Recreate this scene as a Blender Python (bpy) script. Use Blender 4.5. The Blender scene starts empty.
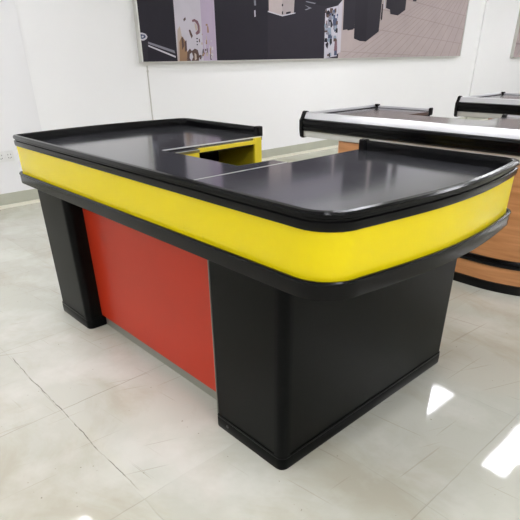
import bpy, bmesh, math, random
from mathutils import Matrix, Vector
C = bpy.context.scene.collection
PI = math.pi

CAM = {'cx': 2.48517, 'cy': -0.80762, 'cz': 1.16405, 'yaw': 0.82881, 'pitch': -0.51841, 'roll': -0.01238, 'f': 498.64229, 'ppy': 340}
LAMP_E = 27
EXPO = 0.0
PRINT=[
('print_dark',0,[(2.127, 2.5), (2.536, 2.5), (2.525, 1.116), (2.106, 1.122)]),
('print_lavender_pale',0,[(2.536, 2.5), (2.85, 2.5), (2.855, 1.115), (2.525, 1.116)]),
('print_lavender',0,[(2.85, 2.5), (3.022, 2.5), (3.036, 1.115), (2.855, 1.115)]),
('print_dark',0,[(3.022, 2.5), (3.79, 2.5), (3.788, 1.115), (3.036, 1.115)]),
('print_dark_soft',0,[(3.79, 2.5), (5.07, 2.5), (5.062, 1.115), (3.788, 1.115)]),
('print_floor',0,[(5.07, 2.5), (8.306, 2.5), (8.294, 1.115), (5.062, 1.115)]),
('print_pale',1,[(2.111, 1.304), (2.154, 1.298), (2.19, 1.317), (2.199, 1.333), (2.184, 1.354), (2.152, 1.363), (2.12, 1.365)]),
('print_blue',2,[(2.113, 1.316), (2.145, 1.313), (2.174, 1.323), (2.179, 1.336), (2.167, 1.347), (2.14, 1.351), (2.118, 1.353)]),
('print_pale',3,[(2.131, 1.325), (2.152, 1.325), (2.158, 1.339), (2.138, 1.338)]),
('print_dark_soft',1,[(2.121, 1.296), (2.2, 1.309), (2.179, 1.125), (2.118, 1.126)]),
('print_grey',1,[(2.199, 1.292), (2.494, 1.217), (2.503, 1.191), (2.199, 1.273)]),
('print_pale',1,[(2.198, 1.264), (2.504, 1.169), (2.504, 1.153), (2.197, 1.252)]),
('print_brown',1,[(2.562, 1.29), (2.598, 1.342), (2.631, 1.308), (2.65, 1.247), (2.655, 1.118), (2.55, 1.12)]),
('print_brown_pale',1,[(2.549, 1.392), (2.583, 1.427), (2.598, 1.342), (2.562, 1.29), (2.55, 1.12), (2.525, 1.12)]),
('print_brown_dark',2,[(2.59, 1.325), (2.613, 1.334), (2.617, 1.256), (2.591, 1.221)]),
('print_brown_dark',2,[(2.623, 1.291), (2.65, 1.308), (2.649, 1.221), (2.624, 1.203)]),
('print_brown_dark',1,[(2.632, 1.487), (2.658, 1.504), (2.661, 1.483), (2.635, 1.466)]),
('print_maroon',1,[(2.735, 1.481), (2.767, 1.492), (2.809, 1.475), (2.83, 1.432), (2.825, 1.371), (2.785, 1.353), (2.768, 1.37), (2.802, 1.397), (2.799, 1.44), (2.771, 1.469), (2.739, 1.464)]),
('print_brown_pale',2,[(2.764, 1.461), (2.793, 1.44), (2.795, 1.397), (2.776, 1.388), (2.766, 1.422)]),
('print_brown_dark',1,[(2.687, 1.395), (2.706, 1.4), (2.734, 1.344), (2.717, 1.322), (2.698, 1.361)]),
('print_dark',1,[(2.776, 1.327), (2.796, 1.327), (2.795, 1.317), (2.776, 1.316)]),
('print_dark',1,[(2.777, 1.301), (2.796, 1.301), (2.795, 1.29), (2.776, 1.29)]),
('print_dark',1,[(2.777, 1.274), (2.796, 1.274), (2.795, 1.263), (2.776, 1.263)]),
('print_brown_dark',1,[(2.651, 1.203), (2.686, 1.234), (2.709, 1.212), (2.749, 1.234), (2.786, 1.221), (2.801, 1.167), (2.79, 1.117), (2.637, 1.119)]),
('print_pale',2,[(2.681, 1.185), (2.707, 1.199), (2.723, 1.158), (2.694, 1.122), (2.675, 1.15)]),
('print_brown_pale',2,[(2.739, 1.194), (2.763, 1.185), (2.766, 1.14), (2.739, 1.126)]),
('print_grey',1,[(2.827, 1.175), (2.851, 1.23), (2.859, 1.23), (2.838, 1.148), (2.812, 1.148)]),
('print_grey',1,[(3.58, 1.687), (3.61, 1.688), (3.612, 1.639), (3.585, 1.638)]),
('print_pale',1,[(3.583, 1.592), (3.602, 1.597), (3.605, 1.538), (3.586, 1.532)]),
('print_carton',1,[(3.798, 1.95), (4.009, 1.95), (4.019, 1.562), (3.805, 1.595)]),
('print_carton_dark',1,[(4.009, 1.95), (4.229, 1.95), (4.209, 1.591), (4.019, 1.562)]),
('print_dark',2,[(4.081, 1.594), (4.158, 1.605), (4.155, 1.587), (4.079, 1.573)]),
('print_dark',2,[(4.011, 1.598), (4.03, 1.601), (4.03, 1.573), (4.011, 1.57)]),
('print_dark_soft',2,[(4.009, 1.669), (4.029, 1.672), (4.029, 1.649), (4.01, 1.647)]),
('print_pale',2,[(3.789, 1.597), (4.019, 1.563), (4.234, 1.596), (4.234, 1.588), (4.019, 1.552), (3.789, 1.586)]),
('print_dark',2,[(4.408, 1.726), (5.08, 1.757), (5.054, 1.722), (4.94, 1.694), (4.697, 1.679), (4.392, 1.705)]),
('print_grey',2,[(4.393, 1.676), (4.517, 1.651), (4.413, 1.625), (4.395, 1.632), (4.464, 1.649)]),
('print_grey',3,[(4.408, 1.716), (4.586, 1.704), (4.568, 1.693), (4.409, 1.706)]),
('print_pale',1,[(4.764, 1.651), (5.008, 1.697), (5.035, 1.148), (4.784, 1.122), (4.787, 1.115), (4.781, 1.115)]),
('print_dark',2,[(4.776, 1.62), (4.83, 1.643), (4.872, 1.603), (4.847, 1.56), (4.789, 1.569)]),
('print_dark',2,[(4.867, 1.655), (4.904, 1.666), (4.93, 1.605), (4.894, 1.572)]),
('print_blue',2,[(4.911, 1.594), (4.998, 1.607), (5.005, 1.436), (4.958, 1.414), (4.92, 1.499)]),
('print_brown_dark',2,[(4.934, 1.657), (4.972, 1.669), (4.977, 1.617), (4.949, 1.606)]),
('print_dark',2,[(4.82, 1.549), (4.876, 1.561), (4.921, 1.488), (4.895, 1.456), (4.854, 1.487)]),
('print_dark',2,[(4.782, 1.496), (4.814, 1.507), (4.823, 1.465), (4.79, 1.454)]),
('print_blue_pale',2,[(4.818, 1.454), (4.885, 1.466), (4.917, 1.326), (4.882, 1.282), (4.837, 1.347)]),
('print_blue',2,[(4.876, 1.348), (4.922, 1.381), (4.911, 1.282), (4.884, 1.26)]),
('print_maroon',2,[(4.977, 1.327), (5.015, 1.338), (5.037, 1.182), (4.992, 1.165), (4.967, 1.216)]),
('print_dark',2,[(4.794, 1.282), (4.841, 1.304), (4.855, 1.282), (4.838, 1.227), (4.802, 1.26)]),
('print_lavender_pale',3,[(5.007, 1.702), (5.086, 1.757), (5.102, 1.193), (5.032, 1.171)]),
('print_dark_soft',1,[(5.086, 2.5), (5.32, 2.5), (5.361, 1.459), (5.125, 1.438)]),
('print_dark',2,[(5.206, 1.451), (5.339, 1.47), (5.342, 1.448), (5.228, 1.435)]),
('print_dark',2,[(5.31, 2.5), (5.934, 2.5), (5.904, 1.435), (5.632, 1.314), (5.499, 1.319), (5.366, 1.347)]),
('print_dark_soft',3,[(5.571, 2.5), (5.934, 2.5), (5.904, 1.435), (5.632, 1.314)]),
('print_dark',2,[(5.927, 1.752), (5.952, 1.753), (5.959, 1.582), (5.933, 1.558), (5.922, 1.592)]),
('print_pale',2,[(5.962, 1.798), (5.985, 1.799), (5.995, 1.698), (5.972, 1.697)]),
('print_dark_soft',2,[(6.003, 2.5), (6.506, 2.5), (6.492, 1.705), (6.325, 1.634), (6.14, 1.645), (6.118, 1.697), (6.021, 1.71)]),
('print_dark',2,[(6.582, 2.5), (6.787, 2.5), (6.753, 1.817), (6.662, 1.816)]),
]
LINES = [(5.181, 1.135, 6.943, 1.844), (5.351, 1.133, 7.038, 1.848), (5.526, 1.132, 7.135, 1.853), (5.707, 1.13, 7.233, 1.857), (5.893, 1.128, 7.332, 1.862), (6.086, 1.127, 7.433, 1.867), (6.285, 1.125, 7.536, 1.871), (6.49, 1.123, 7.64, 1.876), (6.703, 1.121, 7.745, 1.881), (6.923, 1.119, 7.853, 1.886), (7.151, 1.117, 7.961, 1.891), (7.387, 1.114, 8.072, 1.897), (7.631, 1.112, 8.185, 1.902), (7.885, 1.11, 8.299, 1.907), (8.148, 1.107, 8.415, 1.913), (8.422, 1.105, 8.533, 1.918), (8.706, 1.102, 8.653, 1.924)]
# ------------------------------------------------------------------ helpers
def lin(c):
    out = []
    for v in c:
        v = v / 255.0
        out.append(v / 12.92 if v <= 0.04045 else ((v + 0.055) / 1.055) ** 2.4)
    return (out[0], out[1], out[2], 1.0)

def mat(name, rgb, rough=0.5, metal=0.0, spec=0.5, coat=0.0, noise=None, bump=None, emit=0.0):
    m = bpy.data.materials.new(name); m.use_nodes = True
    nt = m.node_tree; b = nt.nodes['Principled BSDF']
    b.inputs['Base Color'].default_value = lin(rgb)
    b.inputs['Roughness'].default_value = rough
    b.inputs['Metallic'].default_value = metal
    b.inputs['Specular IOR Level'].default_value = spec
    b.inputs['Coat Weight'].default_value = coat
    b.inputs['Coat Roughness'].default_value = 0.05
    if emit:
        b.inputs['Emission Color'].default_value = lin(rgb); b.inputs['Emission Strength'].default_value = emit
    geo = nt.nodes.new('ShaderNodeNewGeometry')
    if noise:
        sc, amt = noise
        n = nt.nodes.new('ShaderNodeTexNoise'); n.inputs['Scale'].default_value = sc; n.inputs['Detail'].default_value = 5
        nt.links.new(geo.outputs['Position'], n.inputs['Vector'])
        mx = nt.nodes.new('ShaderNodeMix'); mx.data_type = 'RGBA'
        mx.inputs[6].default_value = lin([min(255, v * (1 - amt)) for v in rgb])
        mx.inputs[7].default_value = lin([min(255, v * (1 + amt)) for v in rgb])
        nt.links.new(n.outputs['Fac'], mx.inputs[0]); nt.links.new(mx.outputs[2], b.inputs['Base Color'])
    if bump:
        sc, st = bump
        n = nt.nodes.new('ShaderNodeTexNoise'); n.inputs['Scale'].default_value = sc; n.inputs['Detail'].default_value = 3
        nt.links.new(geo.outputs['Position'], n.inputs['Vector'])
        bp = nt.nodes.new('ShaderNodeBump'); bp.inputs['Strength'].default_value = st; bp.inputs['Distance'].default_value = 0.01
        nt.links.new(n.outputs['Fac'], bp.inputs['Height']); nt.links.new(bp.outputs['Normal'], b.inputs['Normal'])
    return m

def box(bm, x0, x1, y0, y1, z0, z1, mi=0, bev=0.0):
    r = bmesh.ops.create_cube(bm, size=1.0)
    vs = r['verts']
    for v in vs:
        v.co = Vector((x0 + (v.co.x + .5) * (x1 - x0), y0 + (v.co.y + .5) * (y1 - y0), z0 + (v.co.z + .5) * (z1 - z0)))
    fs = set(f for v in vs for f in v.link_faces)
    for f in fs: f.material_index = mi
    if bev:
        es = list(set(e for v in vs for e in v.link_edges))
        r = bmesh.ops.bevel(bm, geom=es, offset=bev, segments=2, affect='EDGES', clamp_overlap=True)
        for f in r['faces']: f.material_index = mi

def prism(bm, pts, z0, z1, mi=0):
    lo = [bm.verts.new((p[0], p[1], z0)) for p in pts]
    hi = [bm.verts.new((p[0], p[1], z1)) for p in pts]
    fs = [bm.faces.new(hi), bm.faces.new(lo[::-1])]
    n = len(pts)
    for i in range(n):
        fs.append(bm.faces.new((lo[i], lo[(i + 1) % n], hi[(i + 1) % n], hi[i])))
    for f in fs: f.material_index = mi

def offset_path(path, d, closed):
    n = len(path); out = []
    for i in range(n):
        a = path[i - 1] if (i > 0 or closed) else None
        b = path[(i + 1) % n] if (i < n - 1 or closed) else None
        p = path[i]; ns = []
        if a is not None:
            t = Vector((p[0] - a[0], p[1] - a[1])).normalized(); ns.append(Vector((t.y, -t.x)))
        if b is not None:
            t = Vector((b[0] - p[0], b[1] - p[1])).normalized(); ns.append(Vector((t.y, -t.x)))
        if len(ns) == 2:
            m = (ns[0] + ns[1]).normalized(); k = 1 / max(.5, m.dot(ns[0]))
        else:
            m = ns[0]; k = 1
        out.append((p[0] + m.x * d * k, p[1] + m.y * d * k))
    return out

def sweep(bm, prof, path, closed=False, mi=0, smooth=True):
    """prof: closed loop of (outward offset, z); path: xy points running counter-clockwise round the body"""
    offs = {}
    for o, z in prof:
        if o not in offs: offs[o] = offset_path(path, o, closed)
    rings = []
    for i in range(len(path)):
        rings.append([bm.verts.new((offs[o][i][0], offs[o][i][1], z)) for o, z in prof])
    n = len(prof); m = len(path)
    for i in range(m if closed else m - 1):
        A, B = rings[i], rings[(i + 1) % m]
        for j in range(n):
            f = bm.faces.new((A[j], B[j], B[(j + 1) % n], A[(j + 1) % n])); f.material_index = mi; f.smooth = smooth
    if not closed:
        bm.faces.new(rings[0]); bm.faces.new(rings[-1][::-1])

def cyl(bm, c, r, h, axis='Z', seg=20, r2=None, mi=0):
    rot = {'Z': Matrix(), 'X': Matrix.Rotation(PI / 2, 4, 'Y'), 'Y': Matrix.Rotation(PI / 2, 4, 'X')}[axis]
    ret = bmesh.ops.create_cone(bm, cap_ends=True, segments=seg, radius1=r, radius2=r if r2 is None else r2, depth=h,
                                matrix=Matrix.Translation(c) @ rot)
    for v in ret['verts']:
        for f in v.link_faces: f.material_index = mi

def obj(name, bm, m, parent=None, sharp=35):
    bmesh.ops.recalc_face_normals(bm, faces=bm.faces[:])
    me = bpy.data.meshes.new(name)
    org = parent.location.copy() if (parent is not None and parent.parent is None) else Vector((0, 0, 0))
    if parent is not None and parent.parent is not None: org = parent.parent.location.copy()
    if parent is not None and org.length: bmesh.ops.translate(bm, verts=bm.verts[:], vec=-org)
    bm.to_mesh(me); bm.free()
    for mm in (m if isinstance(m, (list, tuple)) else [m]): me.materials.append(mm)
    if any(p.use_smooth for p in me.polygons): me.set_sharp_from_angle(angle=math.radians(sharp))
    o = bpy.data.objects.new(name, me); C.objects.link(o)
    if parent is not None: o.parent = parent
    return o

def thing(name, label, cat, loc=(0, 0, 0), group=None):
    o = bpy.data.objects.new(name, None); C.objects.link(o); o.location = loc; o.empty_display_size = .1
    return tag(o, label, cat, group)

def tag(o, label, cat, group=None, kind=None):
    o['label'] = label; o['category'] = cat
    if group: o['group'] = group
    if kind: o['kind'] = kind
    return o

def struct(name, bm, m, label, cat):
    return tag(obj(name, bm, m), label, cat, kind='structure')

def B(): return bmesh.new()

# ------------------------------------------------------------------ materials
def floor_material():
    m = bpy.data.materials.new('polished_tile'); m.use_nodes = True
    nt = m.node_tree; N = nt.nodes; L = nt.links; b = N['Principled BSDF']
    def val(x, sock):
        if isinstance(x, (int, float)): sock.default_value = x
        else: L.new(x, sock)
    def M(op, a, c=0.0, d=0.0):
        n = N.new('ShaderNodeMath'); n.operation = op
        val(a, n.inputs[0]); val(c, n.inputs[1]); val(d, n.inputs[2]); return n.outputs[0]
    geo = N.new('ShaderNodeNewGeometry'); sp = N.new('ShaderNodeSeparateXYZ'); L.new(geo.outputs['Position'], sp.inputs[0])
    X, Y = sp.outputs[0], sp.outputs[1]
    def noise(scale, detail=4, vec=None, rough=.6):
        n = N.new('ShaderNodeTexNoise'); n.inputs['Scale'].default_value = scale; n.inputs['Detail'].default_value = detail
        n.inputs['Roughness'].default_value = rough
        L.new(vec if vec is not None else geo.outputs['Position'], n.inputs['Vector']); return n.outputs['Fac']
    def comb(x, y, z=0.0):
        n = N.new('ShaderNodeCombineXYZ'); val(x, n.inputs[0]); val(y, n.inputs[1]); val(z, n.inputs[2]); return n.outputs[0]
    def ramp(v, lo, hi, a=0.0, c=1.0):
        n = N.new('ShaderNodeMapRange'); n.clamp = True
        L.new(v, n.inputs[0]); n.inputs[1].default_value = lo; n.inputs[2].default_value = hi
        n.inputs[3].default_value = a; n.inputs[4].default_value = c; return n.outputs[0]
    def mix(fac, a, c):
        n = N.new('ShaderNodeMix'); n.data_type = 'RGBA'
        val(fac, n.inputs[0])
        for s, v in ((n.inputs[6], a), (n.inputs[7], c)):
            if isinstance(v, tuple): s.default_value = v
            else: L.new(v, s)
        return n.outputs[2]
    wob = M('MULTIPLY', M('SUBTRACT', noise(6, 2), .5), .012)
    u = M('DIVIDE', M('SUBTRACT', M('ADD', X, wob), .25), .6); v = M('DIVIDE', M('ADD', M('ADD', Y, wob), .345), .6)
    def dist(t): return M('MULTIPLY', M('ABSOLUTE', M('SUBTRACT', M('FRACT', M('ADD', t, .5)), .5)), .6)
    du, dv = dist(u), dist(v)
    ju = ramp(du, .0008, .0026, 1, 0); jv = ramp(dv, .0008, .0030, 1, 0)
    gap = noise(1.7, 3)
    jm = M('MULTIPLY', M('MAXIMUM', ju, M('MULTIPLY', jv, .4)), ramp(gap, .46, .66, .05, .6))
    # the broken joint in front of the red panel
    crack = M('MULTIPLY', ramp(M('ABSOLUTE', M('ADD', M('ADD', Y, .338), M('MULTIPLY', M('SUBTRACT', noise(2.5, 5), .5), .05))), 00.0004, .0026, 1, 0),
              M('MULTIPLY', ramp(X, .3, .36), ramp(X, 1.3, 1.42, 1, 0)))
    crack = M('MULTIPLY', crack, ramp(noise(9, 3), .4, .56, .25, .95))
    cell = N.new('ShaderNodeTexWhiteNoise'); cell.noise_dimensions = '2D'
    L.new(comb(M('FLOOR', u), M('FLOOR', v)), cell.inputs['Vector'])
    base = mix(cell.outputs['Value'], lin((174, 173, 160)), lin((181, 181, 169)))
    vein = noise(1.0, 6, comb(M('MULTIPLY', X, 1.2), M('MULTIPLY', M('ADD', Y, M('MULTIPLY', noise(1.1, 2), .8)), 2.6)), .62)
    base = mix(ramp(vein, .48, .62, 0, .6), base, lin((163, 157, 138)))
    base = mix(ramp(noise(2.2, 5), .5, .68, 0, .6), base, lin((198, 197, 188)))
    # fine scuffs: stretched noise in three headings
    sc = None
    for a, s, k in ((1.5, .7, .635), (.12, .9, .65), (1.15, .9, .645)):
        ca, sa = math.cos(a), math.sin(a)
        p = M('ADD', M('MULTIPLY', X, ca), M('MULTIPLY', Y, sa)); q = M('SUBTRACT', M('MULTIPLY', Y, ca), M('MULTIPLY', X, sa))
        n_ = noise(1.0, 2, comb(M('MULTIPLY', p, 2.2 * s), M('MULTIPLY', q, 85 * s), a * 7), .5)
        t = ramp(n_, k + .055, k + .085)
        sc = t if sc is None else M('MAXIMUM', sc, t)
    base = mix(M('MULTIPLY', sc, .34), base, lin((140, 132, 115)))
    speck = ramp(noise(55, 1), .765, .79)
    base = mix(M('MULTIPLY', speck, .6), base, lin((95, 88, 75)))
    base = mix(M('MULTIPLY', jm, .75), base, lin((96, 88, 72)))
    base = mix(M('MULTIPLY', crack, .85), base, lin((62, 54, 42)))
    L.new(base, b.inputs['Base Color'])
    L.new(M('ADD', M('MULTIPLY', noise(3, 4), .05), .035), b.inputs['Roughness'])
    b.inputs['Specular IOR Level'].default_value = .5
    bp = N.new('ShaderNodeBump'); bp.inputs['Strength'].default_value = .02; bp.inputs['Distance'].default_value = .01
    L.new(noise(14, 2), bp.inputs['Height']); L.new(bp.outputs['Normal'], b.inputs['Normal'])
    return m

def wood_material():
    m = bpy.data.materials.new('beech_laminate'); m.use_nodes = True
    nt = m.node_tree; N = nt.nodes; L = nt.links; b = N['Principled BSDF']
    geo = N.new('ShaderNodeNewGeometry'); mp = N.new('ShaderNodeMapping'); mp.inputs['Scale'].default_value = (1.3, 1.3, 22)
    L.new(geo.outputs['Position'], mp.inputs['Vector'])
    n = N.new('ShaderNodeTexNoise'); n.inputs['Scale'].default_value = 1.6; n.inputs['Detail'].default_value = 7; n.inputs['Distortion'].default_value = .6
    L.new(mp.outputs[0], n.inputs['Vector'])
    r = N.new('ShaderNodeValToRGB'); r.color_ramp.elements[0].position = .3; r.color_ramp.elements[1].position = .72
    r.color_ramp.elements[0].color = lin((160, 107, 62)); r.color_ramp.elements[1].color = lin((194, 138, 90))
    L.new(n.outputs['Fac'], r.inputs[0]); L.new(r.outputs[0], b.inputs['Base Color'])
    b.inputs['Roughness'].default_value = .38
    return m

def wall_material(name, rgb):
    m = bpy.data.materials.new(name); m.use_nodes = True
    nt = m.node_tree; N = nt.nodes; L = nt.links; b = N['Principled BSDF']
    geo = N.new('ShaderNodeNewGeometry')
    n = N.new('ShaderNodeTexNoise'); n.inputs['Scale'].default_value = .8; n.inputs['Detail'].default_value = 6
    L.new(geo.outputs['Position'], n.inputs['Vector'])
    mx = N.new('ShaderNodeMix'); mx.data_type = 'RGBA'; mx.inputs[6].default_value = lin([c - 3 for c in rgb]); mx.inputs[7].default_value = lin([min(255, c + 3) for c in rgb])
    L.new(n.outputs['Fac'], mx.inputs[0]); L.new(mx.outputs[2], b.inputs['Base Color'])
    b.inputs['Roughness'].default_value = .55; b.inputs['Specular IOR Level'].default_value = .3
    n2 = N.new('ShaderNodeTexNoise'); n2.inputs['Scale'].default_value = 60; n2.inputs['Detail'].default_value = 2
    L.new(geo.outputs['Position'], n2.inputs['Vector'])
    bp = N.new('ShaderNodeBump'); bp.inputs['Strength'].default_value = .06; bp.inputs['Distance'].default_value = .01
    L.new(n2.outputs['Fac'], bp.inputs['Height']); L.new(bp.outputs['Normal'], b.inputs['Normal'])
    return m

def tray_material(name, rgb, r0, r1, spec=.5, metal=0.0):
    m = bpy.data.materials.new(name); m.use_nodes = True
    nt = m.node_tree; N = nt.nodes; L = nt.links; b = N['Principled BSDF']
    geo = N.new('ShaderNodeNewGeometry'); mp = N.new('ShaderNodeMapping'); mp.inputs['Scale'].default_value = (9, 9, 9)
    L.new(geo.outputs['Position'], mp.inputs['Vector'])
    n = N.new('ShaderNodeTexNoise'); n.inputs['Scale'].default_value = .35; n.inputs['Detail'].default_value = 5
    L.new(mp.outputs[0], n.inputs['Vector'])
    r = N.new('ShaderNodeMapRange'); r.inputs[1].default_value = .3; r.inputs[2].default_value = .7; r.inputs[3].default_value = r0; r.inputs[4].default_value = r1
    L.new(n.outputs['Fac'], r.inputs[0]); L.new(r.outputs[0], b.inputs['Roughness'])
    b.inputs['Base Color'].default_value = lin(rgb); b.inputs['Specular IOR Level'].default_value = spec; b.inputs['Metallic'].default_value = metal
    return m

FLOOR = floor_material(); WOOD = wood_material()
WALL = wall_material('white_plaster', (236, 236, 235)); WALLG = wall_material('white_plaster_grey', (228, 228, 228))  # second plaster is slightly greyer than the main wall
CEIL = mat('ceiling_white', (225, 225, 222), .8)
BASEB = mat('skirting_tile', (176, 177, 160), .3, noise=(6, .04)); BASEL = mat('skirting_reflection', (228, 226, 208), .4)  # the second, paler colour paints the bright reflection along the skirting foot
TRAY = tray_material('black_steel_tray', (112, 112, 119), .085, .14, .5, .85)
TRAYG = tray_material('grey_steel_tray', (140, 136, 138), .12, .2, .5, .8)
PVC = mat('black_rubber_profile', (8, 8, 9), .16, spec=.18)
PVCD = mat('black_rubber_matt', (7, 7, 8), .35, spec=.2)
PANEL = mat('charcoal_laminate', (14, 15, 13), .3, noise=(20, .05), spec=.09)
CORNER = mat('black_corner_profile', (11, 12, 12), .3, spec=.08)
YEL = mat('yellow_acrylic', (231, 210, 14), .25, spec=.3, noise=(1.5, .02))
YELC = mat('yellow_painted_steel', (222, 200, 40), .4)
RED = mat('red_laminate', (188, 54, 30), .3, noise=(3, .02), spec=.18)
SILV = mat('brushed_aluminium', (208, 208, 210), .3, metal=.35)
SILVD = mat('satin_aluminium', (196, 196, 190), .38, metal=.3)
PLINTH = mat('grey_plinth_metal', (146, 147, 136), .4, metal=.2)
SCREW = mat('zinc_screw', (90, 92, 92), .3, metal=1)
WPLASTIC = mat('white_plastic', (222, 222, 220), .3); SLOT = mat('slot_dark', (60, 60, 60), .6)
LAMP = mat('lamp_diffuser', (246, 246, 253), .5, emit=LAMP_E)
GREYP = mat('grey_cable', (196, 194, 186), .5)
PR = {n: mat(n, c, .4, spec=.15, noise=(5, .05)) for n, c in dict(
    print_dark=(37, 34, 42), print_dark_soft=(43, 40, 48), print_lavender_pale=(186, 181, 190), print_lavender=(172, 158, 178),
    print_floor=(170, 157, 155), print_line=(148, 134, 134), print_pale=(186, 183, 192), print_blue=(72, 80, 104), print_blue_pale=(134, 146, 160),
    print_grey=(122, 122, 132), print_brown=(146, 116, 90), print_brown_pale=(176, 162, 152), print_brown_dark=(88, 70, 66),
    print_maroon=(118, 88, 96), print_carton=(176, 164, 162), print_carton_dark=(160, 150, 150), print_shelf=(150, 146, 152), print_bounce=(222, 222, 228)).items()}

# ------------------------------------------------------------------ the room
XW = -2.385; YA, YB = -5.0, 18.0; XR = 7.0; H = 3.0
bm = B(); box(bm, XW - .2, XR + .2, YA - .2, YB + .2, -.1, 0); struct('floor', bm, FLOOR, 'glossy cream tile floor with worn joints and scuffs', 'floor')
bm = B(); box(bm, XW - .2, XR + .2, YA - .2, YB + .2, H, H + .1); struct('ceiling', bm, CEIL, 'white ceiling above the counters', 'ceiling')
bm = B(); box(bm, XW - .2, XW, YA - .2, YB + .2, 0, H); struct('wall_left', bm, WALL, 'long white plaster wall carrying the large pictures', 'wall')
bm = B(); box(bm, XW - .2, XR + .2, YB, YB + .2, 0, H); struct('wall_back', bm, WALL, 'white wall at the far end', 'wall')
bm = B(); box(bm, XR, XR + .2, YA, YB, 0, H); struct('wall_right', bm, WALL, 'white wall opposite the pictures', 'wall')
bm = B(); box(bm, XW - .2, XR + .2, YA - .2, YA, 0, H); struct('wall_front', bm, WALL, 'white wall behind the viewer', 'wall')
def pilaster(name, y0, y1, d, m, label):
    bm = B(); box(bm, XW, XW + d, y0, y1, .124, H); struct(name, bm, m, label, 'wall')
pilaster('wall_pilaster', .30, 1.02, .03, WALLG, 'greyish wall section with the two sockets, ending left of the bright section')
pilaster('wall_pilaster', 1.02, 1.655, .012, WALL, 'shallow bright wall section left of the large picture')
pilaster('wall_pilaster', 8.95, 9.85, .025, WALL, 'shallow white pilaster between the two large pictures')
def skirting(name, y0, y1, x, label):
    bm = B(); box(bm, XW, x + .012, y0, y1, .030, .124, 0); box(bm, XW, x + .018, y0, y1, 0, .028, 1)
    struct(name, bm, [BASEB, BASEL], label, 'skirting')
skirting('baseboard_left', YA, 1.02, XW + .03, 'grey green tile skirting below the wall sockets')
skirting('baseboard_center', 1.02, 8.95, XW, 'grey green tile skirting below the large picture')
skirting('baseboard_far', 8.95, YB, XW + .025, 'grey green tile skirting under the second picture')

# wall sockets
def socket(y0, y1, label):
    x = XW + .03
    t = thing('wall_socket', label, 'socket', (x, (y0 + y1) / 2, .43), 'sockets on the white wall')
    bm = B(); box(bm, x, x + .010, y0, y1, .385, .472, bev=.003); obj('plate', bm, WPLASTIC, t)
    bm = B(); box(bm, x + .010, x + .013, y0 + .012, y1 - .012, .398, .459, bev=.001); obj('insert', bm, WPLASTIC, t)
    bm = B(); c = (y0 + y1) / 2
    box(bm, x + .013, x + .0142, c - .014, c - .010, .436, .446); box(bm, x + .013, x + .0142, c + .010, c + .014, .436, .446)
    for s in (-1, 0, 1): box(bm, x + .013, x + .0142, c + s * .012 - .002, c + s * .012 + .002, .408 + .004 * abs(s), .417 + .004 * abs(s))
    obj('pin_holes', bm, SLOT, t)
socket(.655, .728, 'right white square socket plate of the pair low on the wall')
socket(.579, .652, 'left white square socket plate of the pair, cut by the photo edge')

# thin cable running down the wall
bm = B(); box(bm, XW, XW + .007, 2.183, 2.195, .124, 1.09, bev=.002)
box(bm, XW, XW + .012, 2.180, 2.198, 1.03, 1.05, bev=.002)
tag(obj('wall_cable', bm, GREYP), 'thin pale cable dropping from the lower left corner of the large picture', 'cable')

# ------------------------------------------------------------------ pictures
XP = -2.33
def picture(loc, y0, y1, z0, z1, label, content):
    t = thing('wall_picture', label, 'picture', loc, 'large framed pictures on the white wall')
    bm = B()
    box(bm, XW, XP + .004, y0, y0 + .014, z0, z1); box(bm, XW, XP + .004, y1 - .014, y1, z0, z1)
    box(bm, XW, XP + .004, y0 + .014, y1 - .014, z0, z0 + .007); box(bm, XW, XP + .004, y0 + .014, y1 - .014, z1 - .018, z1)
    obj('frame', bm, SILVD, t)
    names = sorted({c[0] for c in content}); bm = B()
    ya, yb, za, zb = y0 + .014, y1 - .014, z0 + .007, z1 - .018
    for mname, layer, pts in content:
        # clip to the sheet
        def clip(ps, ax, lim, sgn):
            out = []
            for i in range(len(ps)):
                a, b = ps[i - 1], ps[i]; ia = (a[ax] - lim) * sgn >= 0; ib = (b[ax] - lim) * sgn >= 0
                if ia != ib:
                    k = (lim - a[ax]) / (b[ax] - a[ax]); out.append((a[0] + k * (b[0] - a[0]), a[1] + k * (b[1] - a[1])))
                if ib: out.append(b)
            return out
        ps = pts
        for ax, lim, s in ((0, ya, 1), (0, yb, -1), (1, za, 1), (1, zb, -1)):
            if ps: ps = clip(ps, ax, lim, s)
        qs = []
        for p in ps:
            if not qs or abs(p[0] - qs[-1][0]) + abs(p[1] - qs[-1][1]) > 1e-5: qs.append(p)
        if len(qs) > 2 and abs(qs[0][0] - qs[-1][0]) + abs(qs[0][1] - qs[-1][1]) < 1e-5: qs.pop()
        if len(qs) < 3: continue
        x = XP - .004 + layer*.8 * .0012
        f = bm.faces.new([bm.verts.new((x, p[0], p[1])) for p in qs]); f.material_index = names.index(mname)
        f.normal_update()
        if f.normal.x < 0: f.normal_flip()
    me = bpy.data.meshes.new('print'); bmesh.ops.translate(bm, verts=bm.verts[:], vec=-Vector(loc)); bm.to_mesh(me); bm.free()
    for n in names: me.materials.append(PR[n])
    o = bpy.data.objects.new('print', me); C.objects.link(o); o.parent = t
    bm = B(); box(bm, XW, XP - .006, ya, yb, za, zb); obj('backing_board', bm, SILVD, t)
    return t

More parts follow.
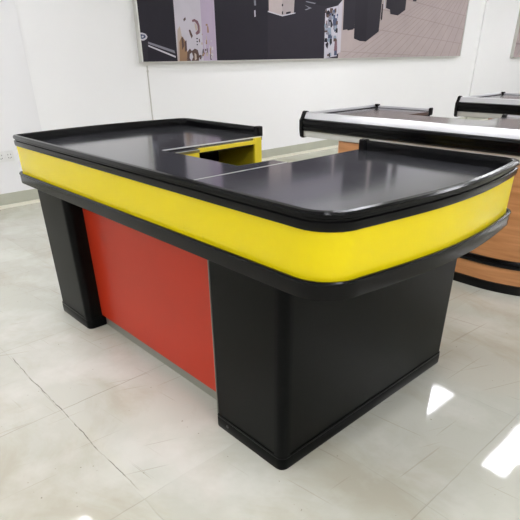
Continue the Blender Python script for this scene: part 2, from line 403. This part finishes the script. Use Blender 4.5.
content = list(PRINT)
for a in LINES:
    y0, z0, y1, z1 = a; k = (1.95 - z0) / (z1 - z0); ye, ze = y0 + (y1 - y0) * k, 1.95
    w = .008
    content.append(('print_line', .5, [(y0 - w, z0), (y0 + w, z0), (ye + w * .6, ze), (ye - w * .6, ze)]))
for (ya, za, yb, zb) in ((5.0, 1.20, 8.4, 1.09), (5.2, 1.50, 8.6, 1.275), (5.8, 1.70, 8.6, 1.47), (5.8, 1.88, 8.6, 1.66)):
    content.append(('print_line', .5, [(ya, za), (yb, zb), (yb, zb + .006), (ya, za + .006)]))
ZP = 2.55
rnd = random.Random(4)
def inside(p, poly):
    c = False
    for i in range(len(poly)):
        a, b = poly[i - 1], poly[i]
        if (a[1] > p[1]) != (b[1] > p[1]) and p[0] < (b[0] - a[0]) * (p[1] - a[1]) / (b[1] - a[1]) + a[0]: c = not c
    return c
MAG = [c for c in PRINT if c[0] == 'print_pale' and c[1] == 1 and len(c[2]) == 6][-1][2]
ys = [p[0] for p in MAG]; zs = [p[1] for p in MAG]
for k in range(55):
    y, z = rnd.uniform(min(ys), max(ys)), rnd.uniform(min(zs), max(zs))
    if not inside((y, z), MAG) or (z < 1.3 and rnd.random() < .6): continue
    a, b, t = rnd.uniform(.01, .035), rnd.uniform(.01, .03), rnd.uniform(-.4, .4)
    content.append((rnd.choice(['print_dark', 'print_blue', 'print_blue_pale', 'print_brown_dark', 'print_grey', 'print_pale', 'print_dark']), 2.5 + k * .004,
                    [(y - a, z - b), (y + a, z - b + t * .02), (y + a * .7, z + b), (y - a * .8, z + b * .9)]))
for k in range(40):
    y, z = rnd.uniform(2.80, 2.98), 1.12 + abs(rnd.gauss(0, .14))
    a, b = rnd.uniform(.004, .014), rnd.uniform(.006, .03)
    content.append((rnd.choice(['print_brown', 'print_brown_dark', 'print_brown_pale', 'print_lavender_pale', 'print_lavender_pale']), 1.5 + k * .004,
                    [(y - a, z - b), (y + a, z - b), (y + a * .7, z + b), (y - a * .8, z + b * .9)]))
content += [('print_shelf', 1.2, [(3.0, 1.98), (5.4, 2.02), (5.4, ZP), (3.0, ZP)]), ('print_carton', 1.3, [(5.4, 1.95), (8.3, 1.95), (8.3, ZP), (5.4, ZP)]),
            ('print_bounce', 1.4, [(6.2, 2.15), (8.3, 2.0), (8.3, ZP), (6.2, ZP)])]  # upper print out of view, made pale to brighten the tray's reflection
picture((XW, 5.2, 1.10), 2.107, 8.285, 1.116, 2.42, 'very wide framed picture of a supermarket checkout aisle above the yellow counter', content)
c2 = [('print_floor', 0, [(10.3, 1.0), (16.6, 1.0), (16.6, 2.6), (10.3, 2.6)])]
for i in range(26): c2.append(('print_line', .5, [(10.0 + i * .25, 1.1), (10.016 + i * .25, 1.1), (10.8 + i * .25, 2.0), (10.79 + i * .25, 2.0)]))
c2 += [('print_line', .5, [(10.3, 1.3), (16, 1.1), (16, 1.12), (10.3, 1.33)]), ('print_dark', 1, [(11.6, 1.7), (12.4, 1.6), (12.4, 2.6), (11.6, 2.6)])]
picture((XW, 13, 1.08), 10.34, 16.5, 1.075, 2.40, 'second framed picture, only its dull tiled left edge showing at far right', c2)

# ------------------------------------------------------------------ yellow and black checkout counter
def arc(cx, cy, r, a0, a1, n):
    return [(cx + r * math.cos(math.radians(a0 + (a1 - a0) * i / n)), cy + r * math.sin(math.radians(a0 + (a1 - a0) * i / n))) for i in range(n + 1)]
X0, X1, Y0, Y1 = 0.0, 1.835, 0.0, .920
def outline(xa, xe, yback=Y1):
    p = [(xa, yback)]
    p += arc(X0 + .06, yback - .06, .06, 90, 180, 6)
    n = 12
    for i in range(1, n): t = i / n; y = (yback - .06) + (.03 - yback + .06) * t; p.append((X0 - .045 * math.sin(PI * t), y))
    p += arc(X0 + .025, Y0 + .025, .025, 180, 270, 5)
    p += [(X1 * k / 8, Y0) for k in range(1, 8)]
    p += arc(X1 - .095, Y0 + .095, .095, 270, 360, 9)
    n = 14
    for i in range(1, n): t = i / n; y = .095 + (yback - .04 - .095) * t; p.append((X1 + .038 * math.sin(PI * t), y))
    p += arc(X1 - .045, yback - .045, .045, 0, 90, 6)
    p.append((xe, yback))
    return p
path = outline(.606, 1.235)
ct = thing('checkout_counter', 'nearest checkout counter with yellow band, red front panel and black ends', 'checkout counter', (.9, .5, 0))
rim = [(.003, .826), (.007, .828), (.009, .834), (.009, .848), (.004, .851), (.004, .855), (.009, .858), (.009, .866), (.005, .871), (-.006, .872), (-.011, .869), (-.013, .860), (-.013, .832), (-.003, .832)]
bm = B(); sweep(bm, rim, path); obj('rim', bm, PVC, ct)
bm = B(); sweep(bm, [(.0, .706), (.0035, .706), (.0035, .828), (.0, .828)], path); obj('side_band', bm, YEL, ct)
bump_p = [(.002, .668), (.012, .6645), (.0155, .667), (.0165, .672), (.0165, .703), (.019, .706), (.019, .710), (.016, .7135), (.010, .7125), (.005, .707), (.002, .706)]
bm = B(); sweep(bm, bump_p, path); obj('bumper', bm, PVC, ct)
for nm, (x, y) in (('a', (.606, Y1)), ('b', (1.235, Y1))):
    bm = B(); s = -1 if nm == 'b' else 1
    box(bm, x - (.022 if s < 0 else .008), x + (.008 if s < 0 else .022), y - .021, y + .011, .830, .8745, bev=.003); obj('rim_end_cap', bm, PVCD, ct)
# tray surfaces
inn = offset_path(path, -.012, False)
ZS = .834
xs = 1.195
fr = [p for p in inn if p[0] < 1.15 and True]
left = [(.645, .908)] + [p for p in inn[1:] if p[0] < .6 or (p[1] < .2 and p[0] < xs - .01)] + [(xs, .012), (xs, .515), (1.125, .515), (1.115, .356), (.645, .356)]
bm = B(); prism(bm, left, ZS - .016, ZS); obj('tray', bm, TRAY, ct)
right = [(xs, .012)] + [p for p in inn[:-1] if p[0] > xs + .01] + [(1.205, .908), (1.205, .515), (xs, .515)]
bm = B(); prism(bm, right, ZS - .016, ZS + .0004); obj('tray', bm, TRAY, ct)
bm = B(); box(bm, xs - .0025, xs, .02, .515, ZS, ZS + .0016); obj('seam_strip', bm, SILVD, ct)
bm = B(); box(bm, .6425, .6455, .356, .905, ZS - .003, ZS + .0012); obj('edge_strip', bm, SILV, ct)
# bottom deck and inner walls of the band
deck = [(.655, .918)] + [p for p in offset_path(path, -.001, False)[1:-1]] + [(1.215, .918), (1.215, .52), (1.12, .52), (1.11, .366), (.655, .366)]
bm = B(); prism(bm, deck, .666, .684); obj('deck', bm, PVCD, ct)
bm = B(); box(bm, .67, 1.10, .345, .358, .684, .817); box(bm, 1.208, 1.222, .52, .91, .684, .817); box(bm, 1.12, 1.208, .505, .518, .684, .817)
obj('cutout_lining', bm, PVCD, ct)
# yellow cashier cabinet, open towards the cutout
bm = B()
xa, xb = .335, .660
box(bm, xa, xa + .016, .42, .888, .12, .815); box(bm, xa, xb - .012, .42, .436, .12, .815); box(bm, xa, xb - .012, .870, .888, .12, .815)
box(bm, xa, xb - .012, .42, .888, .12, .136); box(bm, xa, xb - .012, .436, .87, .45, .462)
for f in bm.faces: f.material_index = 0
obj('cashier_cabinet', bm, YELC, ct)
cab = ct.children[-1]
bm = B()
box(bm, xb - .012, xb, .530, .888, .806, .822, bev=.001); box(bm, xb - .012, xb + .002, .848, .890, .12, .832, bev=.001)
box(bm, xb - .012, xb, .436, .528, .12, .808, bev=.001); box(bm, xb - .012, xb, .53, .842, .12, .150)
obj('face_frame', bm, YELC, cab)
bm = B(); box(bm, xa + .016, xa + .022, .436, .87, .462, .812); box(bm, xa + .016, xb - .02, .436, .87, .797, .805); box(bm, xa + .022, xb - .02, .436, .444, .462, .797); obj('cavity_shade', bm, PVCD, cab)  # black sheets that put the opening's shade into the colour
bm = B(); box(bm, .648, .662, .368, .530, .808, .818, bev=.001); obj('drawer_strip', bm, mat('bronze_strip', (128, 118, 66), .35, metal=.4), cab)
bm = B(); box(bm, .660, .663, .362, .530, .8185, .820); obj('strip_edge', bm, SILV, cab)
# two pedestals
def pier(x0, x1, y0, y1, left_glint):
    r = .024
    pts = arc(x0 + .008, y0 + .008, .008, 180, 270, 3) + arc(x1 - r, y0 + r, r, 270, 360, 6) + arc(x1 - .008, y1 - .008, .008, 0, 90, 3) + arc(x0 + .008, y1 - .008, .008, 90, 180, 3)
    bm = B(); prism(bm, pts, .05, .668); p = obj('pedestal', bm, PANEL, ct)
    kp = [(.0, .0), (.003, .0), (.0045, .006), (.0045, .040), (.003, .044), (.0045, .048), (.003, .054), (.0, .054)]
    bm = B(); sweep(bm, kp, pts, closed=True); obj('kick_trim', bm, CORNER, p)
    bm = B(); cp = [(x1 - .034, y0)] + arc(x1 - r, y0 + r, r, 270, 360, 8) + [(x1, y0 + .034)]
    prof = [(.0, .054), (.0035, .054), (.0035, .668), (.0, .668)]
    sweep(bm, prof, cp); obj('corner_profile', bm, CORNER, p)
    if left_glint:
        bm = B(); box(bm, x0 - .001, x0 + .0015, y0 - .001, y0 + .02, .054, .668, bev=.0004); obj('edge_glint', bm, PLINTH, p)  # pale strip painting the highlight along the pier's left edge
    return p
XPA = (.026, .325); XPB = (1.332, 1.657)
pier(*XPA, .04, .90, False)
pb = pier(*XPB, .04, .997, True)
bm = B(); cyl(bm, (1.392, .0345, .030), .006, .004, 'Y', 12); obj('screw', bm, SCREW, pb)
# red panel with grey plinth
bm = B(); box(bm, .325, 1.332, .113, .131, .056, .668, bev=.001); rp = obj('front_panel', bm, RED, ct)
bm = B(); box(bm, .325, 1.332, .128, .138, 0, .0555); obj('plinth', bm, PLINTH, rp)
bm = B(); box(bm, .318, .332, .092, .128, 0, .045); obj('plinth_end', bm, CORNER, rp) if False else bm.free()

# ------------------------------------------------------------------ wood and aluminium counters behind
def wood_counter(label):
    ox, oy = -.062, 1.96
    t = thing('checkout_counter', label, 'checkout counter', (ox + .9, oy + .4, 0), 'wood and aluminium checkout counters behind')
    XE = 2.0; YBk = 2.77
    def prof_x(pts, x0, x1, name, m):   # profile (y, z) run along x
        bm = B(); a = [bm.verts.new((x0, y, z)) for y, z in pts]; b = [bm.verts.new((x1, y, z)) for y, z in pts]
        n = len(pts); bm.faces.new(a); bm.faces.new(b[::-1])
        for i in range(n): f = bm.faces.new((a[i], a[(i + 1) % n], b[(i + 1) % n], b[i])); f.smooth = True
        return obj(name, bm, m, t, 30)
    prof_x([(oy, .7831), (oy + .004, .7874), (oy + .020, .8195), (oy + .035, .8237), (oy + .042, .8195), (oy + .042, .7638), (oy + .02, .7638)], ox, XE, 'upper_rail', SILV)
    prof_x([(oy + .02, .7082), (oy - .006, .7082), (oy - .014, .7146), (oy - .017, .7232), (oy - .017, .7349), (oy - .012, .7392), (oy - .012, .7446), (oy - .018, .7499), (oy - .018, .7692), (oy - .012, .7788), (oy, .7842), (oy + .02, .7842)], ox, XE, 'bumper', PVC)
    prof_x([(oy + .006, .6675), (oy + .002, .6707), (oy, .7050), (oy + .006, .7082), (oy + .03, .7082), (oy + .03, .6675)], ox, XE, 'lower_rail', SILVD)
    bm = B()
    cpts = [(oy - .024, .7103), (oy - .026, .7745), (oy - .014, .7906), (oy + .004, .8259), (oy + .02, .8312), (oy + .045, .8280), (oy + .045, .6622), (oy - .002, .6600), (oy - .016, .6697)]
    a = [bm.verts.new((ox - .014, y, z)) for y, z in cpts]; b = [bm.verts.new((ox + .006, y, z)) for y, z in cpts]
    bm.faces.new(a); bm.faces.new(b[::-1])
    for i in range(len(cpts)): bm.faces.new((a[i], a[(i + 1) % len(cpts)], b[(i + 1) % len(cpts)], b[i]))
    obj('end_cap', bm, PVCD, t)
    # side and back rails: thin aluminium lip over a dark upstand
    def rail(x0, x1, y0, y1, z0, z1, zb):
        bm = B(); box(bm, x0, x1, y0, y1, z1 - .014, z1, bev=.003); o = obj('rail', bm, SILV, t)
        bm = B(); box(bm, x0 + .002, x1 - .002, y0 + .002, y1 - .002, zb, z1 - .014); obj('upstand', bm, PVCD, o)
    rail(ox - .004, ox + .026, oy + .045, YBk, 0, .821, .67)
    rail(ox + .012, .432, YBk - .010, YBk + .006, 0, .818, .67)
    rail(.985, XE, YBk - .010, YBk + .006, 0, .812, .67)
    bm = B(); box(bm, .430, .446, YBk - .03, YBk + .010, .776, .826, bev=.004); obj('rail_end_cap', bm, PVCD, t)
    bm = B(); box(bm, .960, .988, YBk - .03, YBk + .010, .772, .816, bev=.004); obj('rail_end_cap', bm, PVCD, t)
    bm = B(); box(bm, ox + .020, ox + .052, YBk - .022, YBk + .008, .812, .828, bev=.003)
    cyl(bm, (ox + .036, YBk - .006, .806), .007, .03, 'Z', 12, .012); obj('corner_joint', bm, PVCD, t)
    # tray: left part, front strip and right part in one sheet, cut out at the back
    pts = [(ox + .01, oy + .04), (XE, oy + .04), (XE, YBk - .005), (.975, YBk - .005), (.975, 2.47), (.44, 2.47), (.44, YBk - .005), (ox + .01, YBk - .005)]
    bm = B(); prism(bm, pts, .782, .802); obj('tray', bm, TRAYG, t)
    bm = B(); prism(bm, [(p[0], p[1]) for p in pts], .6622, .6782); obj('deck', bm, PVCD, t)
    # bowed wood body
    x0, x1, yb = .215, 1.86, 2.68
    front = []
    for i in range(33):
        x = x0 + .03 + (x1 - .05 - x0) * i / 32
        front.append((x, 1.887 + (.9 if x > 1.38 else .075) * (x - 1.38) ** 2))
    body = [(x0, yb), (x0, front[0][1] + .03)] + front + [(x1, front[-1][1] + .06), (x1, yb)]
    bm = B(); prism(bm, body, .05, .664); w = obj('body', bm, WOOD, t)
    for f in w.data.polygons: f.use_smooth = abs(f.normal.z) < .5
    w.data.set_sharp_from_angle(angle=math.radians(30))
    bm = B(); sweep(bm, [(.0, .0), (.010, .0), (.012, .01), (.010, .048), (.0, .050)], body, closed=True); obj('kick_trim', bm, PVCD, w)
    bm = B(); sweep(bm, [(.0, .142), (.008, .142), (.012, .150), (.012, .158), (.008, .162), (.012, .167), (.012, .178), (.008, .186), (.0, .186)], body, closed=True); obj('bumper_band', bm, PVC, w)
    return t
a = wood_counter('wooden checkout counter with aluminium edge directly behind the yellow one')
def dup(root, loc, label):
    r = root.copy(); C.objects.link(r); r.location = loc; r['label'] = label
    for ch in list(root.children):
        c = ch.copy(); C.objects.link(c); c.parent = r
        for g in list(ch.children):
            d = g.copy(); C.objects.link(d); d.parent = c
    return r
dup(a, (a.location.x + .125, a.location.y + 1.91, 0), 'farthest aluminium edged checkout counter, mostly hidden at the right edge')

# ------------------------------------------------------------------ ceiling lights
def lamp(x, y):
    t = thing('ceiling_light', 'long white ceiling light panel above the floor', 'ceiling light', (x, y, H), 'ceiling light panels')
    bm = B()
    for (a0, a1, b0, b1) in ((-.15, -.135, -.6, .6), (.135, .15, -.6, .6), (-.135, .135, -.6, -.585), (-.135, .135, .585, .6)):
        box(bm, x + a0, x + a1, y + b0, y + b1, H - .03, H)
    obj('frame', bm, WPLASTIC, t)
    bm = B(); box(bm, x - .134, x + .134, y - .584, y + .584, H - .022, H - .004); obj('diffuser', bm, LAMP, t)
for y in (-.30, 4.55, 9.0, 13.4):
    for x in (-1.29, -.01, 1.19, 2.4, 3.6, 4.8, 6.0):
        if y < 8 or x > 0: lamp(x, y)
lamp(-.85, 10.6)  # unseen panel added off the grid to brighten the far wall
lamp(-.85, 7.9)  # second added panel, also lifting the far wall
for x in (-1.35, 1.135, 3.55, 5.95): lamp(x, -3.3)  # unseen row added behind the camera to lift the front faces

# ------------------------------------------------------------------ world, camera, view
w = bpy.data.worlds.new('World'); bpy.context.scene.world = w; w.use_nodes = True
w.node_tree.nodes['Background'].inputs[0].default_value = (1, 1, 1, 1); w.node_tree.nodes['Background'].inputs[1].default_value = .3
cam = bpy.data.cameras.new('Camera'); co = bpy.data.objects.new('Camera', cam); C.objects.link(co)
cam.sensor_fit = 'HORIZONTAL'; cam.sensor_width = 36.0; cam.lens = CAM['f'] / 520 * 36.0; cam.shift_y = (CAM['ppy'] - 260) / 520.0
cam.clip_start = .05
cy, sy = math.cos(CAM['yaw']), math.sin(CAM['yaw']); cp, sp = math.cos(CAM['pitch']), math.sin(CAM['pitch'])
F = Vector((-sy * cp, cy * cp, sp)); R0 = Vector((cy, sy, 0)); U0 = R0.cross(F)
c, s = math.cos(CAM['roll']), math.sin(CAM['roll']); Rv = R0 * c + U0 * s; Uv = U0 * c - R0 * s
co.matrix_world = Matrix(((Rv.x, Uv.x, -F.x, CAM['cx']), (Rv.y, Uv.y, -F.y, CAM['cy']), (Rv.z, Uv.z, -F.z, CAM['cz']), (0, 0, 0, 1)))
sc = bpy.context.scene; sc.camera = co
sc.view_settings.view_transform = 'Standard'; sc.view_settings.look = 'None'; sc.view_settings.gamma = 1; sc.view_settings.use_curve_mapping = False
sc.view_settings.exposure = EXPO
sc.cycles.use_denoising = True; sc.cycles.max_bounces = 8; sc.cycles.diffuse_bounces = 5
